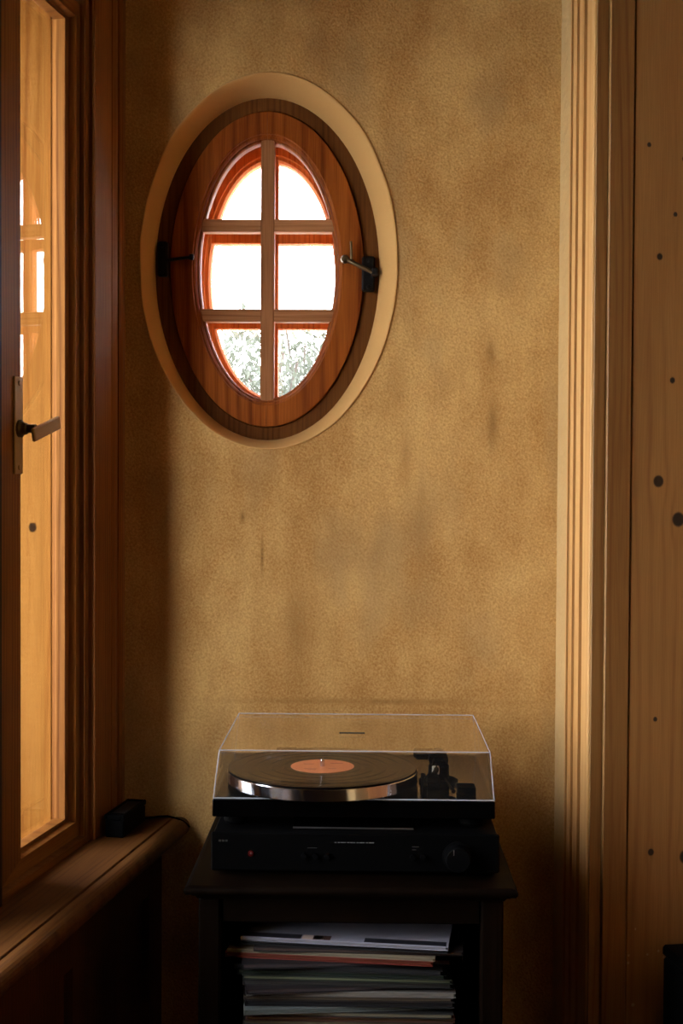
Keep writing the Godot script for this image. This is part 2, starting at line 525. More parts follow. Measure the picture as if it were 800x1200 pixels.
func build_room() -> void:
	# back wall with its oval hole: one sheet from the wall's edge, over a soft lip, down the reveal and out
	var st := new_mesh()
	var hole := Vector2(-0.1745, 1.5845)
	var lo := Vector2(-0.50, 0.0)
	var hi := Vector2(0.42, CEIL)
	var angles := []
	for i in 128: angles.append(TAU * i / 128.0)
	for c in [lo, Vector2(hi.x, lo.y), hi, Vector2(lo.x, hi.y)]:
		angles.append(fposmod((c - hole).angle(), TAU))
	angles.sort()
	var wob := noise(31, 2)
	# (share of the way from frame to wall edge of the hole, z)
	var steps := [Vector2(1.0, 0.0), Vector2(0.975, 0.0020), Vector2(0.92, 0.0024), Vector2(0.82, -0.0015), Vector2(0.68, -0.0095), Vector2(0.50, -0.0215), Vector2(0.32, -0.036), Vector2(0.16, -0.051), Vector2(0.05, -0.064), Vector2(0.0, -0.09), Vector2(0.0, -0.30)]
	var rings := []
	for a in angles:
		var ring := []
		var dir := Vector2(cos(a), sin(a))
		var k := INF
		if dir.x > 1e-9: k = minf(k, (hi.x - hole.x) / dir.x)
		if dir.x < -1e-9: k = minf(k, (lo.x - hole.x) / dir.x)
		if dir.y > 1e-9: k = minf(k, (hi.y - hole.y) / dir.y)
		if dir.y < -1e-9: k = minf(k, (lo.y - hole.y) / dir.y)
		var edge := hole + dir * k
		ring.append(Vector3(edge.x, edge.y, 0))
		var big := 1.0 / sqrt(pow(dir.x / 0.2315, 2) + pow(dir.y / 0.335, 2))
		var small := 1.0 / sqrt(pow(dir.x / 0.2025, 2) + pow(dir.y / 0.3095, 2))
		var w := wob.get_noise_2d(dir.x * 1.6, dir.y * 1.6) * 0.0025
		for s in steps:
			var r := lerpf(small, big + w, s.x)
			var c := Vector2(OVAL.x, OVAL.y).lerp(hole, minf(s.x, 1.0))
			var p := c + dir * r
			ring.append(Vector3(p.x, p.y, s.y))
		rings.append(ring)
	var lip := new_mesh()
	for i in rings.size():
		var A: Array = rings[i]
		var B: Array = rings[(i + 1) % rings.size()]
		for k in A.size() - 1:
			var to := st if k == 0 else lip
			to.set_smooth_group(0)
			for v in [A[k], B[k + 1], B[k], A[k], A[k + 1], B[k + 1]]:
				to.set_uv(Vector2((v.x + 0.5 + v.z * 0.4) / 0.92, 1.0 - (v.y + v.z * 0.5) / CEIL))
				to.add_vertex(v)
	var wall := obj("wall_back", st, M.plaster)
	tag(wall, "ochre limewashed plaster wall with an oval window opening", "wall", "", "structure")
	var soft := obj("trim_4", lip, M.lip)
	tag(soft, "rounded even ochre plaster lip round the oval window", "plaster lip", "", "structure")
	# the wall's body round the hole, behind the sheet: four blocks and the outer face
	var bk := new_mesh()
	box(bk, Vector3(-1.5, 0, -0.30), Vector3(-0.405, CEIL, -0.066), 0.0)
	box(bk, Vector3(0.045, 0, -0.30), Vector3(1.9, CEIL, -0.066), 0.0)
	box(bk, Vector3(-0.405, 0, -0.30), Vector3(0.045, 1.245, -0.066), 0.0)
	box(bk, Vector3(-0.405, 1.915, -0.30), Vector3(0.045, CEIL, -0.066), 0.0)
	for s in [[-0.405, 1], [0.045, -1]]:
		for v in [1, -1]:
			# fillets in the four corners of that square opening
			var shape := PackedVector2Array([Vector2(s[0], OVAL.y + v * 0.34)])
			for i in 9:
				var w := PI / 2 * i / 8.0
				shape.append(Vector2(OVAL.x - s[1] * 0.2035 * cos(w), OVAL.y + v * 0.311 * sin(w)))
			shape.append(Vector2(OVAL.x, OVAL.y + v * 0.34))
			shape.insert(1, Vector2(s[0], OVAL.y))
			plate(bk, shape, -0.30, -0.066)
	var body := obj("wall_outer", bk, M.render_out)
	tag(body, "rendered masonry body of the wall behind the ochre plaster", "wall", "", "structure")

	# left wall, splayed; its blocks stand round the casement
	var tl := deg_to_rad(-SPLAY_LEFT)
	var lw := new_mesh()
	box(lw, Vector3(-0.32, 0.0, -0.06), Vector3(-0.012, CEIL, 0.17), 0.0)
	box(lw, Vector3(-0.32, 0.0, 0.17), Vector3(-0.012, 0.56, 1.72), 0.0)
	box(lw, Vector3(-0.32, 2.02, 0.17), Vector3(-0.012, CEIL, 1.72), 0.0)
	box(lw, Vector3(-0.32, 0.0, 1.72), Vector3(-0.0, CEIL, 2.20), 0.0)
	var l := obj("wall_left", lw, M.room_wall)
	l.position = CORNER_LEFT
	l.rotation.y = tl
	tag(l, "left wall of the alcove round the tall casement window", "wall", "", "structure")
	# right wall, splayed the other way; plaster strip in the corner, then the doorway
	var tr := deg_to_rad(SPLAY_RIGHT)
	var rw := new_mesh()
	box(rw, Vector3(0.0, 0.0, -0.05), Vector3(0.45, CEIL, 0.195), 0.004)
	box(rw, Vector3(0.0, 2.15, 0.195), Vector3(0.45, CEIL, 1.10), 0.0)
	box(rw, Vector3(0.0, 0.0, 1.10), Vector3(0.45, CEIL, 1.50), 0.0)
	var r := obj("wall_right", rw, M.pale_plaster)
	r.position = CORNER_RIGHT
	r.rotation.y = tr
	tag(r, "pale plaster strip of the right wall beside the fluted casing", "wall", "", "structure")
	# the rest of the room behind the camera
	slab("wall_side", Vector3(-1.5, 0, 2.08), Vector3(-0.765, CEIL, 2.25), M.room_wall, "short return of the left wall beyond the casement")
	slab("wall_west", Vector3(-1.55, 0, 2.10), Vector3(-1.30, CEIL, 4.6), M.room_wall, "left wall of the room behind the camera")
	slab("wall_east", Vector3(1.80, 0, 1.25), Vector3(2.0, CEIL, 4.6), M.room_wall, "far right wall of the room behind the camera")
	slab("wall_return", Vector3(0.62, 0, 1.25), Vector3(2.0, CEIL, 1.45), M.room_wall, "short return of the right wall beyond the doorway")
	slab("wall_south", Vector3(-1.6, 0, 4.4), Vector3(2.0, CEIL, 4.6), M.room_wall, "end wall of the room behind the camera")
	slab("floor", Vector3(-1.6, -0.12, -0.32), Vector3(2.0, 0.0, 4.6), M.floor, "brown timber floor of the room", "floor")
	slab("ceiling", Vector3(-1.6, CEIL, -0.32), Vector3(2.0, CEIL + 0.15, 4.6), M.room_wall, "plain plaster ceiling of the room", "ceiling")


# ---------------------------------------------------------------- oval window
func build_oval_window() -> void:
	var w := thing("window_2", "oval wooden window with six panes in the ochre wall", "window", OVAL, 0.0, "", "structure")
	# half axes of the inner sash's sight line
	var a := 0.124
	var b := 0.2340
	# fixed frame: a deep hoop in two halves
	var f := new_mesh()
	hoop(f, [Vector2(0.0880, -0.066), Vector2(0.0860, -0.062), Vector2(0.0545, -0.062), Vector2(0.0520, -0.065), Vector2(0.0430, -0.065), Vector2(0.0430, -0.27), Vector2(0.0880, -0.27)], a, b, 0, 360, 120)
	obj("frame", f, M.oval_frame, w)
	f = new_mesh()
	hoop(f, [Vector2(0.0428, -0.102), Vector2(0.0400, -0.102), Vector2(0.0400, -0.199), Vector2(0.0428, -0.199)], a, b, 0, 360, 96)
	obj("lining", f, M.oval_outer, w)  # paler hoop added to bounce more light between the two sashes
	# opening sash, its ring jointed at top and bottom
	var ring := [Vector2(0.0525, -0.064), Vector2(0.0525, -0.0575), Vector2(0.0510, -0.0560), Vector2(0.0130, -0.0560), Vector2(0.0118, -0.0575), Vector2(0.0118, -0.0605), Vector2(0.0085, -0.0620), Vector2(0.0055, -0.0660), Vector2(0.0050, -0.0700), Vector2(0.0022, -0.0715), Vector2(0.0, -0.0760), Vector2(0.0, -0.1), Vector2(0.0405, -0.1), Vector2(0.0405, -0.064)]
	for s in [[-89.9, 89.9], [90.1, 269.9]]:
		var h := new_mesh()
		hoop(h, ring, a, b, s[0], s[1], 72)
		obj("sash_half", h, M.oval_sash, w)
	var o := new_mesh()
	hoop(o, [Vector2(0.042, -0.2), Vector2(0.012, -0.2), Vector2(0.010, -0.203), Vector2(0.004, -0.206), Vector2(0.0, -0.214), Vector2(0.0, -0.24), Vector2(0.042, -0.24)], 0.1205, 0.2265, 0, 360, 120, Vector3(0, 0.003, 0))
	obj("outer_sash", o, M.oval_outer, w)
	var clip_in := ellipse(Vector2.ZERO, a + 0.004, b + 0.004)
	var clip_out := ellipse(Vector2(0, 0.003), 0.1245, 0.2305)
	# glazing bars; x of the upright, y of the two cross bars
	for layer in [[-0.0705, -0.0955, -0.0855, M.oval_bar, M.oval_bar_flat, clip_in, 0.0125], [-0.207, -0.235, -0.222, M.oval_outer, M.oval_outer, clip_out, 0.011]]:
		var z0: float = layer[1]
		var z1: float = layer[0]
		var cut: PackedVector2Array = layer[5]
		var hw: float = layer[6]
		var ys := [0.0825, -0.0818]
		var bar := func(called: String, r: Rect2, m: Material) -> void:
			var p := PackedVector2Array([r.position, Vector2(r.end.x, r.position.y), r.end, Vector2(r.position.x, r.end.y)])
			for piece in Geometry2D.intersect_polygons(cut, p):
				var st := new_mesh()
				var back := PackedVector3Array()
				var low := PackedVector3Array()
				var front := PackedVector3Array()
				var mid := r.get_center()
				for v in piece:
					back.append(Vector3(v.x, v.y, z0))
					low.append(Vector3(v.x, v.y, z1 - 0.002))
					# chamfer towards the long axis
					var u: Vector2 = v
					if r.size.x < r.size.y: u.x = mid.x + (v.x - mid.x) * (1.0 - 0.0015 / hw)
					else: u.y = mid.y + (v.y - mid.y) * (1.0 - 0.0015 / hw)
					front.append(Vector3(u.x, u.y, z1))
				var t := []
				for i in piece.size():
					var j := (i + 1) % piece.size()
					q(t, back[i], back[j], low[j], low[i])
					q(t, low[i], low[j], front[j], front[i])
				var caps := Geometry2D.triangulate_polygon(piece)
				var up := area(piece) > 0.0
				for k in range(0, caps.size(), 3):
					var x := caps[k]
					var y := caps[k + 1]
					var z := caps[k + 2]
					if ((piece[y] - piece[x]).cross(piece[z] - piece[x]) > 0.0) != up:
						var s := y
						y = z
						z = s
					t.append([front[x], front[y], front[z], FLAT])
					t.append([back[x], back[z], back[y], FLAT])
				put(st, t)
				obj(called, st, m, w)
		bar.call("glazing_bar", Rect2(-hw, -0.3, hw * 2, 0.6), layer[3])
		for y in ys:
			bar.call("glazing_bar", Rect2(-0.2, y - hw * 0.93, 0.2 - hw, hw * 1.86), layer[4])
			bar.call("glazing_bar", Rect2(hw, y - hw * 0.93, 0.2 - hw, hw * 1.86), layer[4])
		var cuts := [-0.3, ys[1], ys[0], 0.3]
		for i in 3:
			for s in [-1, 1]:
				var y0: float = cuts[i] + (hw * 0.6 if i > 0 else 0.0)
				var y1: float = cuts[i + 1] - (hw * 0.6 if i < 2 else 0.0)
				var x0 := hw * 0.6 if s > 0 else -0.2
				var r := PackedVector2Array([Vector2(x0, y0), Vector2(x0 + 0.2 - hw * 0.6, y0), Vector2(x0 + 0.2 - hw * 0.6, y1), Vector2(x0, y1)])
				for piece in Geometry2D.intersect_polygons(cut, r):
					var st := new_mesh()
					plate(st, piece, layer[2] - 0.0015, layer[2] + 0.0015)
					obj("pane", st, M.glass, w)
	# hook latch on the right: iron plate on the frame, bar with a hanging ring on the sash
	var lp := new_mesh()
	box(lp, Vector3(0.173, -0.022, -0.0615), Vector3(0.197, 0.042, -0.050), 0.003)
	for y in [0.034, -0.014]:
		lathe(lp, [Vector2(0, 0.0), Vector2(0.004, 0.0), Vector2(0.0035, 0.002), Vector2(0, 0.003)], Vector3(0.185, y, -0.0505), 12, Basis(Vector3.RIGHT, PI / 2))
	box(lp, Vector3(0.190, 0.004, -0.054), Vector3(0.203, 0.020, -0.036), 0.003)
	var la := obj("latch_plate", lp, M.iron, w, "black iron latch plate")
	la.position.y = -0.018
	var bar2 := new_mesh()
	tube(bar2, [Vector3(0.142, 0.036, -0.048), Vector3(0.155, 0.030, -0.045), Vector3(0.172, 0.021, -0.042), Vector3(0.198, 0.009, -0.041)], 0.0040, 10)
	lathe(bar2, [Vector2(0, -0.012), Vector2(0.007, -0.012), Vector2(0.008, -0.002), Vector2(0.006, 0.005), Vector2(0, 0.007)], Vector3(0.142, 0.036, -0.048), 16, Basis(Vector3.RIGHT, PI / 2))
	obj("hook", bar2, M.worn_iron, la)
	var up := new_mesh()
	tube(up, [Vector3(0.154, 0.031, -0.047), Vector3(0.154, 0.048, -0.046), Vector3(0.153, 0.068, -0.048)], 0.0022, 8)
	obj("hook_pin", up, M.worn_iron, la)
	# pivot on the left
	var pl := new_mesh()
	box(pl, Vector3(-0.199, -0.014, -0.0615), Vector3(-0.180, 0.050, -0.049), 0.003)
	for y in [0.042, -0.006]:
		lathe(pl, [Vector2(0, 0.0), Vector2(0.004, 0.0), Vector2(0.0035, 0.002), Vector2(0, 0.003)], Vector3(-0.190, y, -0.0495), 12, Basis(Vector3.RIGHT, PI / 2))
	var lh := obj("hinge_plate", pl, M.iron, w, "black iron hinge plate")
	var arm := new_mesh()
	tube(arm, [Vector3(-0.188, 0.014, -0.050), Vector3(-0.165, 0.018, -0.052), Vector3(-0.140, 0.021, -0.052)], 0.0032, 8)
	lathe(arm, [Vector2(0, -0.006), Vector2(0.004, -0.005), Vector2(0.005, 0.0), Vector2(0.004, 0.005), Vector2(0, 0.006)], Vector3(-0.137, 0.0215, -0.052), 12)
	obj("hinge_arm", arm, M.iron, lh)


# ---------------------------------------------------------------- tall casement on the left
# One sash: four mitred bars round a glass, profile given as outset from the glass edge and position across the wall.
func sash_frame(w: Node3D, t0: float, t1: float, y0: float, y1: float, lock: float, m_up: Material, m_flat: Material) -> void:
	var across := [-0.045, -0.031, -0.031, -0.020, -0.020, -0.054, -0.054, -0.049, -0.049]
	var stile := [0.0, 0.0018, 0.0167, 0.0226, 0.0385, 0.0385, 0.004, 0.004, 0.0]
	var rail := [0.0, 0.0012, 0.0070, 0.0105, 0.0350, 0.0350, 0.004, 0.004, 0.0]
	var far := stile.duplicate()
	far[4] = lock
	far[5] = lock
	var corner := func(i: int, zt: int, yt: int) -> Vector3:
		var z: float = t0 - stile[i] if zt == 0 else t1 + far[i]
		var y: float = y0 - rail[i] if yt == 0 else y1 + rail[i]
		return Vector3(across[i], y, z)
	for side in [["stile", 0, 0, 0, 1], ["stile", 1, 0, 1, 1], ["rail", 0, 0, 1, 0], ["rail", 0, 1, 1, 1]]:
		var st := new_mesh()
		var a := PackedVector3Array()
		var b := PackedVector3Array()
		var shape := PackedVector2Array()
		for i in across.size():
			a.append(corner.call(i, side[1], side[2]))
			b.append(corner.call(i, side[3], side[4]))
			var outs: Array = rail if side[0] == "rail" else (stile if side[1] == 0 else far)
			shape.append(Vector2(across[i], outs[i]))
		loft(st, a, b, shape)
		obj("sash_" + side[0], st, m_up if side[0] == "stile" else m_flat, w)
	var g := new_mesh()
	box(g, Vector3(-0.0485, y0 - 0.0035, t0 - 0.0035), Vector3(-0.0455, y1 + 0.0035, t1 + 0.0035), 0.0)
	obj("pane", g, M.glass, w)

func build_casement() -> void:
	var w := thing("window_1", "tall brown wooden casement window with brass handle left of the oval window", "window", CORNER_LEFT, deg_to_rad(-SPLAY_LEFT), "", "structure")
	var sill := 0.59
	var head := 1.985
	# casing boards beside the corner, with quirks between them
	var c := new_mesh()
	upright(c, PackedVector2Array([Vector2(-0.012, 0.002), Vector2(-0.012, 0.0895), Vector2(-0.009, 0.0895), Vector2(-0.009, 0.0845), Vector2(-0.003, 0.0836), Vector2(-0.002, 0.0820), Vector2(-0.001, 0.068), Vector2(-0.002, 0.0545), Vector2(-0.003, 0.0531), Vector2(-0.009, 0.0525), Vector2(-0.009, 0.0450), Vector2(-0.003, 0.0442), Vector2(-0.001, 0.030), Vector2(-0.003, 0.0126), Vector2(-0.009, 0.0118), Vector2(-0.009, 0.002)]), sill, 2.16)
	obj("backband", c, M.casing, w)
	c = new_mesh()
	upright(c, PackedVector2Array([Vector2(-0.03, 0.0900), Vector2(-0.001, 0.0905), Vector2(0.0, 0.0920), Vector2(0.0, 0.1690), Vector2(-0.001, 0.1702), Vector2(-0.0035, 0.1702), Vector2(-0.0045, 0.1722), Vector2(-0.0105, 0.1722), Vector2(-0.03, 0.1722)]), sill, 2.12)
	obj("casing", c, M.casing, w)
	c = new_mesh()
	box(c, Vector3(-0.03, head + 0.02, 0.1725), Vector3(0.0, 2.12, 1.74), 0.002)
	obj("casing", c, M.casing_flat, w)
	c = new_mesh()
	box(c, Vector3(-0.03, sill, 1.685), Vector3(0.0, head + 0.02, 1.76), 0.002)
	obj("casing", c, M.casing, w)
	# fixed frame round the sashes
	c = new_mesh()
	upright(c, PackedVector2Array([Vector2(-0.0105, 0.1724), Vector2(-0.0105, 0.1868), Vector2(-0.0115, 0.1885), Vector2(-0.0545, 0.1885), Vector2(-0.0545, 0.1724)]), sill, head)
	obj("frame_post", c, M.casing, w)
	c = new_mesh()
	box(c, Vector3(-0.075, head, 0.1724), Vector3(-0.0105, head + 0.02, 1.70), 0.001)
	obj("frame_head", c, M.casing_flat, w)
	c = new_mesh()
	box(c, Vector3(-0.075, sill - 0.02, 0.1724), Vector3(-0.0105, sill + 0.010, 1.70), 0.001)
	obj("frame_foot", c, M.casing_flat, w)
	c = new_mesh()
	box(c, Vector3(-0.10, sill + 0.01, 0.502), Vector3(-0.021, head, 0.650), 0.001)
	obj("mullion_core", c, M.mullion, w)
	c = new_mesh()
	box(c, Vector3(-0.075, sill + 0.01, 1.154), Vector3(-0.012, head, 1.170), 0.001)
	obj("mullion_core", c, M.mullion, w)
	c = new_mesh()
	upright(c, PackedVector2Array([Vector2(-0.0195, 0.530), Vector2(-0.006, 0.531), Vector2(-0.003, 0.533), Vector2(-0.003, 0.625), Vector2(-0.006, 0.63), Vector2(-0.0195, 0.632)]), sill, head + 0.015)
	obj("mullion", c, M.mullion, w)
	c = new_mesh()
	box(c, Vector3(-0.075, sill, 1.668), Vector3(-0.0105, head, 1.70), 0.001)
	obj("frame_post", c, M.casing, w)
	# the sashes: the near one with its wide lock stile, the next beyond the mullion
	sash_frame(w, 0.2282, 0.4065, 0.638, 1.9405, 0.094, M.sash, M.sash_flat)
	sash_frame(w, 0.690, 1.110, 0.638, 1.9405, 0.043, M.sash, M.sash_flat)
	sash_frame(w, 1.210, 1.628, 0.638, 1.9405, 0.039, M.sash, M.sash_flat)
	# deep boarded reveal outside the glass
	c = new_mesh()
	box(c, Vector3(-0.34, sill - 0.02, 0.175), Vector3(-0.0550, head + 0.02, 0.2270), 0.001)
	obj("jamb_board", c, M.jamb, w)
	c = new_mesh()
	box(c, Vector3(-0.34, sill - 0.02, 1.67), Vector3(-0.076, head + 0.02, 1.695), 0.001)
	obj("jamb_board", c, M.jamb, w)
	c = new_mesh()
	box(c, Vector3(-0.34, head, 0.199), Vector3(-0.076, head + 0.02, 1.669), 0.001)
	obj("reveal_head", c, M.jamb, w)
	c = new_mesh()
	box(c, Vector3(-0.36, sill - 0.03, 0.199), Vector3(-0.076, sill - 0.005, 1.669), 0.001)
	obj("reveal_foot", c, M.jamb, w)
	# brass handle on the lock stile
	var p := new_mesh()
	box(p, Vector3(-0.0200, 1.203, 0.4270), Vector3(-0.0165, 1.347, 0.4560), 0.0015)
	for y in [1.337, 1.213]:
		lathe(p, [Vector2(0, 0), Vector2(0.0042, 0), Vector2(0.0036, 0.0014), Vector2(0, 0.002)], Vector3(-0.0165, y, 0.4415), 14, Basis(Vector3.FORWARD, PI / 2))
	var pl := obj("handle_plate", p, M.brass, w, "tarnished brass handle plate")
	p = new_mesh()
	lathe(p, [Vector2(0, 0), Vector2(0.013, 0), Vector2(0.013, 0.004), Vector2(0.0095, 0.007), Vector2(0.0085, 0.012), Vector2(0.0065, 0.014), Vector2(0.0065, 0.026), Vector2(0, 0.026)], Vector3(-0.0168, 1.270, 0.4415), 24, Basis(Vector3.FORWARD, PI / 2))
	obj("spindle", p, M.brass_dark, pl)
	p = new_mesh()
	box(p, Vector3(0.0065, 1.2615, 0.352), Vector3(0.0125, 1.2815, 0.4530), 0.0015, Basis(Vector3.RIGHT, deg_to_rad(13)))
	obj("lever", p, M.brass, pl)

func build_sill() -> void:
	var nose := PackedVector2Array([Vector2(-0.010, 0.552), Vector2(-0.010, 0.5885), Vector2(-0.008, 0.590), Vector2(0.0805, 0.590), Vector2(0.0815, 0.5895), Vector2(0.0830, 0.5870), Vector2(0.0855, 0.5870), Vector2(0.0868, 0.5895)])
	for i in 13:
		var w := PI / 2 - PI * i / 12.0
		nose.append(Vector2(0.0935 + 0.0175 * cos(w), 0.5725 + 0.0170 * sin(w)))
	nose.append(Vector2(0.078, 0.5525))
	nose.append(Vector2(0.070, 0.548))
	var st := new_mesh()
	along_z(st, nose, 0.006, 1.78, -tan(deg_to_rad(SPLAY_LEFT)))
	var o := obj("sill", st, M.sill)
	o.position = CORNER_LEFT
	o.rotation.y = deg_to_rad(-SPLAY_LEFT)
	o.name = "trim_1"
	tag(o, "dark brown round-nosed wooden window sill under the casement", "window sill", "", "structure")
	# panelling under the sill
	var w := thing("trim_2", "dark wooden panelling below the window sill", "panelling", CORNER_LEFT, deg_to_rad(-SPLAY_LEFT), "", "structure")
	var k := -tan(deg_to_rad(SPLAY_LEFT))
	st = new_mesh()
	along_z(st, PackedVector2Array([Vector2(-0.011, 0.0), Vector2(0.048, 0.0), Vector2(0.048, 0.546), Vector2(-0.011, 0.546)]), 0.004, 1.78, k)
	obj("backing_panel", st, M.wainscot, w)
	for z in [0.0, 0.36, 0.74, 1.12, 1.50]:
		st = new_mesh()
		along_z(st, PackedVector2Array([Vector2(0.0485, 0.10), Vector2(0.062, 0.10), Vector2(0.062, 0.47), Vector2(0.0485, 0.47)]), (0.008 if z == 0.0 else z), z + 0.07, k if z == 0.0 else 0.0)
		obj("panel_stile", st, M.wainscot, w)
	for y in [[0.0, 0.10], [0.47, 0.546]]:
		st = new_mesh()
		along_z(st, PackedVector2Array([Vector2(0.0485, y[0]), Vector2(0.062, y[0]), Vector2(0.062, y[1]), Vector2(0.0485, y[1])]), 0.008, 1.78, k)
		obj("panel_rail", st, M.wainscot, w)


# ---------------------------------------------------------------- doorway on the right
func build_door_side() -> void:
	var turn := deg_to_rad(SPLAY_RIGHT)
	# fluted casing: local x runs into the wall, z along it towards the camera
	var w := thing("trim_3", "pale fluted pine casing at the right edge of the plaster wall", "door casing", CORNER_RIGHT, turn, "", "structure")
	var face := -0.020
	var pts := PackedVector2Array([Vector2(-0.0005, 0.1060), Vector2(face + 0.003, 0.1060), Vector2(face, 0.1085)])
	for g in [[0.1140, 0.1250], [0.1415, 0.1545], [0.1765, 0.1915]]:
		pts.append_array(PackedVector2Array([Vector2(face, g[0]), Vector2(face + 0.012, g[0] + 0.0004), Vector2(face + 0.0155, g[0] + 0.0020), Vector2(face + 0.0155, g[1] - 0.0020), Vector2(face + 0.012, g[1] - 0.0004), Vector2(face + 0.001, g[1] - 0.0002), Vector2(face, g[1])]))
	pts.append_array(PackedVector2Array([Vector2(face, 0.2225), Vector2(face + 0.0015, 0.2248), Vector2(face + 0.004, 0.2255), Vector2(0.0030, 0.2255), Vector2(0.0030, 0.1960), Vector2(-0.0005, 0.1960)]))
	var st := new_mesh()
	upright(st, pts, 0.0, 2.24)
	obj("fluted_board", st, M.pine, w)
	st = new_mesh()
	box(st, Vector3(face + 0.003, 0.0, 0.2258), Vector3(0.0030, 2.24, 0.2300), 0.0008)  # added dark strip standing in for shade on the casing's end face
	obj("dark_edge_strip", st, M.pine_dark, w, "thin dark strip added for shade on the end of the casing")
	# boards lining the reveal; they face the room
	st = new_mesh()
	box(st, Vector3(0.0035, 0.0, 0.198), Vector3(0.0440, 2.15, 0.2370), 0.0012)
	obj("lining_board", st, M.pine_dark, w, "narrow brown lining board")
	st = new_mesh()
	var lo := Vector3(0.0462, 0.0, 0.198)
	var hi := Vector3(0.200, 2.15, 0.2345)
	var b := 0.0015
	# front face and its two chamfers carry the knotty picture
	var cols := [[lo.x, hi.z - 0.02], [lo.x, hi.z - b], [lo.x + b, hi.z], [hi.x - b, hi.z], [hi.x, hi.z - b], [hi.x, lo.z], [lo.x, lo.z], [lo.x, hi.z - 0.02]]
	for i in cols.size() - 1:
		st.set_smooth_group(FLAT)
		var A: Array = cols[i]
		var B: Array = cols[i + 1]
		var v := [Vector3(A[0], lo.y, A[1]), Vector3(B[0], lo.y, B[1]), Vector3(B[0], hi.y, B[1]), Vector3(A[0], hi.y, A[1])]
		for k in [0, 2, 1, 0, 3, 2]:
			st.set_uv(Vector2((v[k].x - lo.x) / 0.2, 1.0 - v[k].y / 2.2))
			st.add_vertex(v[k])
	obj("lining_board", st, M.knotty, w, "wide knotty lining board")
	st = new_mesh()
	box(st, Vector3(0.2020, 0.0, 0.198), Vector3(0.380, 2.15, 0.2345), 0.0015)
	obj("lining_board", st, M.pine_dark, w)
	# the plank door that closes the doorway, out of the photograph's frame
	var d := thing("door_1", "plank door closing the doorway beyond the right edge", "door", CORNER_RIGHT, turn, "", "structure")
	for i in 6:
		st = new_mesh()
		var z := 0.236 + i * 0.1443
		box(st, Vector3(0.382, 0.0, z), Vector3(0.42, 2.148, z + 0.1425), 0.002)
		obj("plank", st, M.door, d)


# ---------------------------------------------------------------- stand, records, hi-fi
func build_stand() -> void:
	var s := thing("record_stand", "dark wooden stand with moulded top holding the turntable and records", "stand", Vector3(-0.018, 0, 0.29))
	var hw := 0.2395
	var hd := 0.210
	var top := 0.6125
	var st := new_mesh()
	# moulded edge: rounded nose, cove under it
	var prof := [Vector2(0.0, top), Vector2(hw - 0.006, top)]
	var edge := [Vector2(0.0, 0.0), Vector2(0.0, 0.0)]
	var outs := [[-0.008, 0.0], [-0.003, -0.001], [0.0, -0.0045], [0.0, -0.0085], [-0.003, -0.0125], [-0.009, -0.0135], [-0.010, -0.0155], [-0.015, -0.0175], [-0.018, -0.022]]
	var t := []
	var ring := func(o: Array) -> Array:
		return [Vector3(-hw - o[0], top + o[1], -hd - o[0]), Vector3(hw + o[0], top + o[1], -hd - o[0]), Vector3(hw + o[0], top + o[1], hd + o[0]), Vector3(-hw - o[0], top + o[1], hd + o[0])]
	for i in outs.size() - 1:
		var A: Array = ring.call(outs[i])
		var B: Array = ring.call(outs[i + 1])
		for k in 4:
			var j := (k + 1) % 4
			q(t, A[k], A[j], B[j], B[k], 10 + k)
	var first: Array = ring.call(outs[0])
	var last: Array = ring.call(outs[-1])
	q(t, first[3], first[2], first[1], first[0])
	q(t, last[0], last[1], last[2], last[3])
	put(st, t)
	obj("tabletop", st, M.stand, s)
	for x in [-1, 1]:
		for z in [-1, 1]:
			st = new_mesh()
			box(st, Vector3(x * 0.205 - 0.016, 0, z * 0.172 - 0.016), Vector3(x * 0.205 + 0.016, top - 0.0225, z * 0.172 + 0.016), 0.003)
			obj("leg", st, M.stand_up, s)
		st = new_mesh()
		box(st, Vector3(x * 0.205 - 0.007, 0.30, -0.155), Vector3(x * 0.205 + 0.007, top - 0.0225, 0.155), 0.001)
		obj("side_panel", st, M.stand_up, s)
	st = new_mesh()
	box(st, Vector3(-0.188, top - 0.060, 0.163), Vector3(0.188, top - 0.0225, 0.181), 0.002)
	obj("apron", st, M.stand, s)
	st = new_mesh()
	box(st, Vector3(-0.188, 0.30, -0.181), Vector3(0.188, top - 0.0225, -0.170), 0.001)
	obj("back_panel", st, M.stand_up, s)
	st = new_mesh()
	box(st, Vector3(-0.197, 0.335, -0.168), Vector3(0.197, 0.355, 0.170), 0.002)
	obj("shelf", st, M.stand, s)
	st = new_mesh()
	box(st, Vector3(-0.197, 0.10, -0.168), Vector3(0.197, 0.12, 0.170), 0.002)
	obj("shelf", st, M.stand, s)

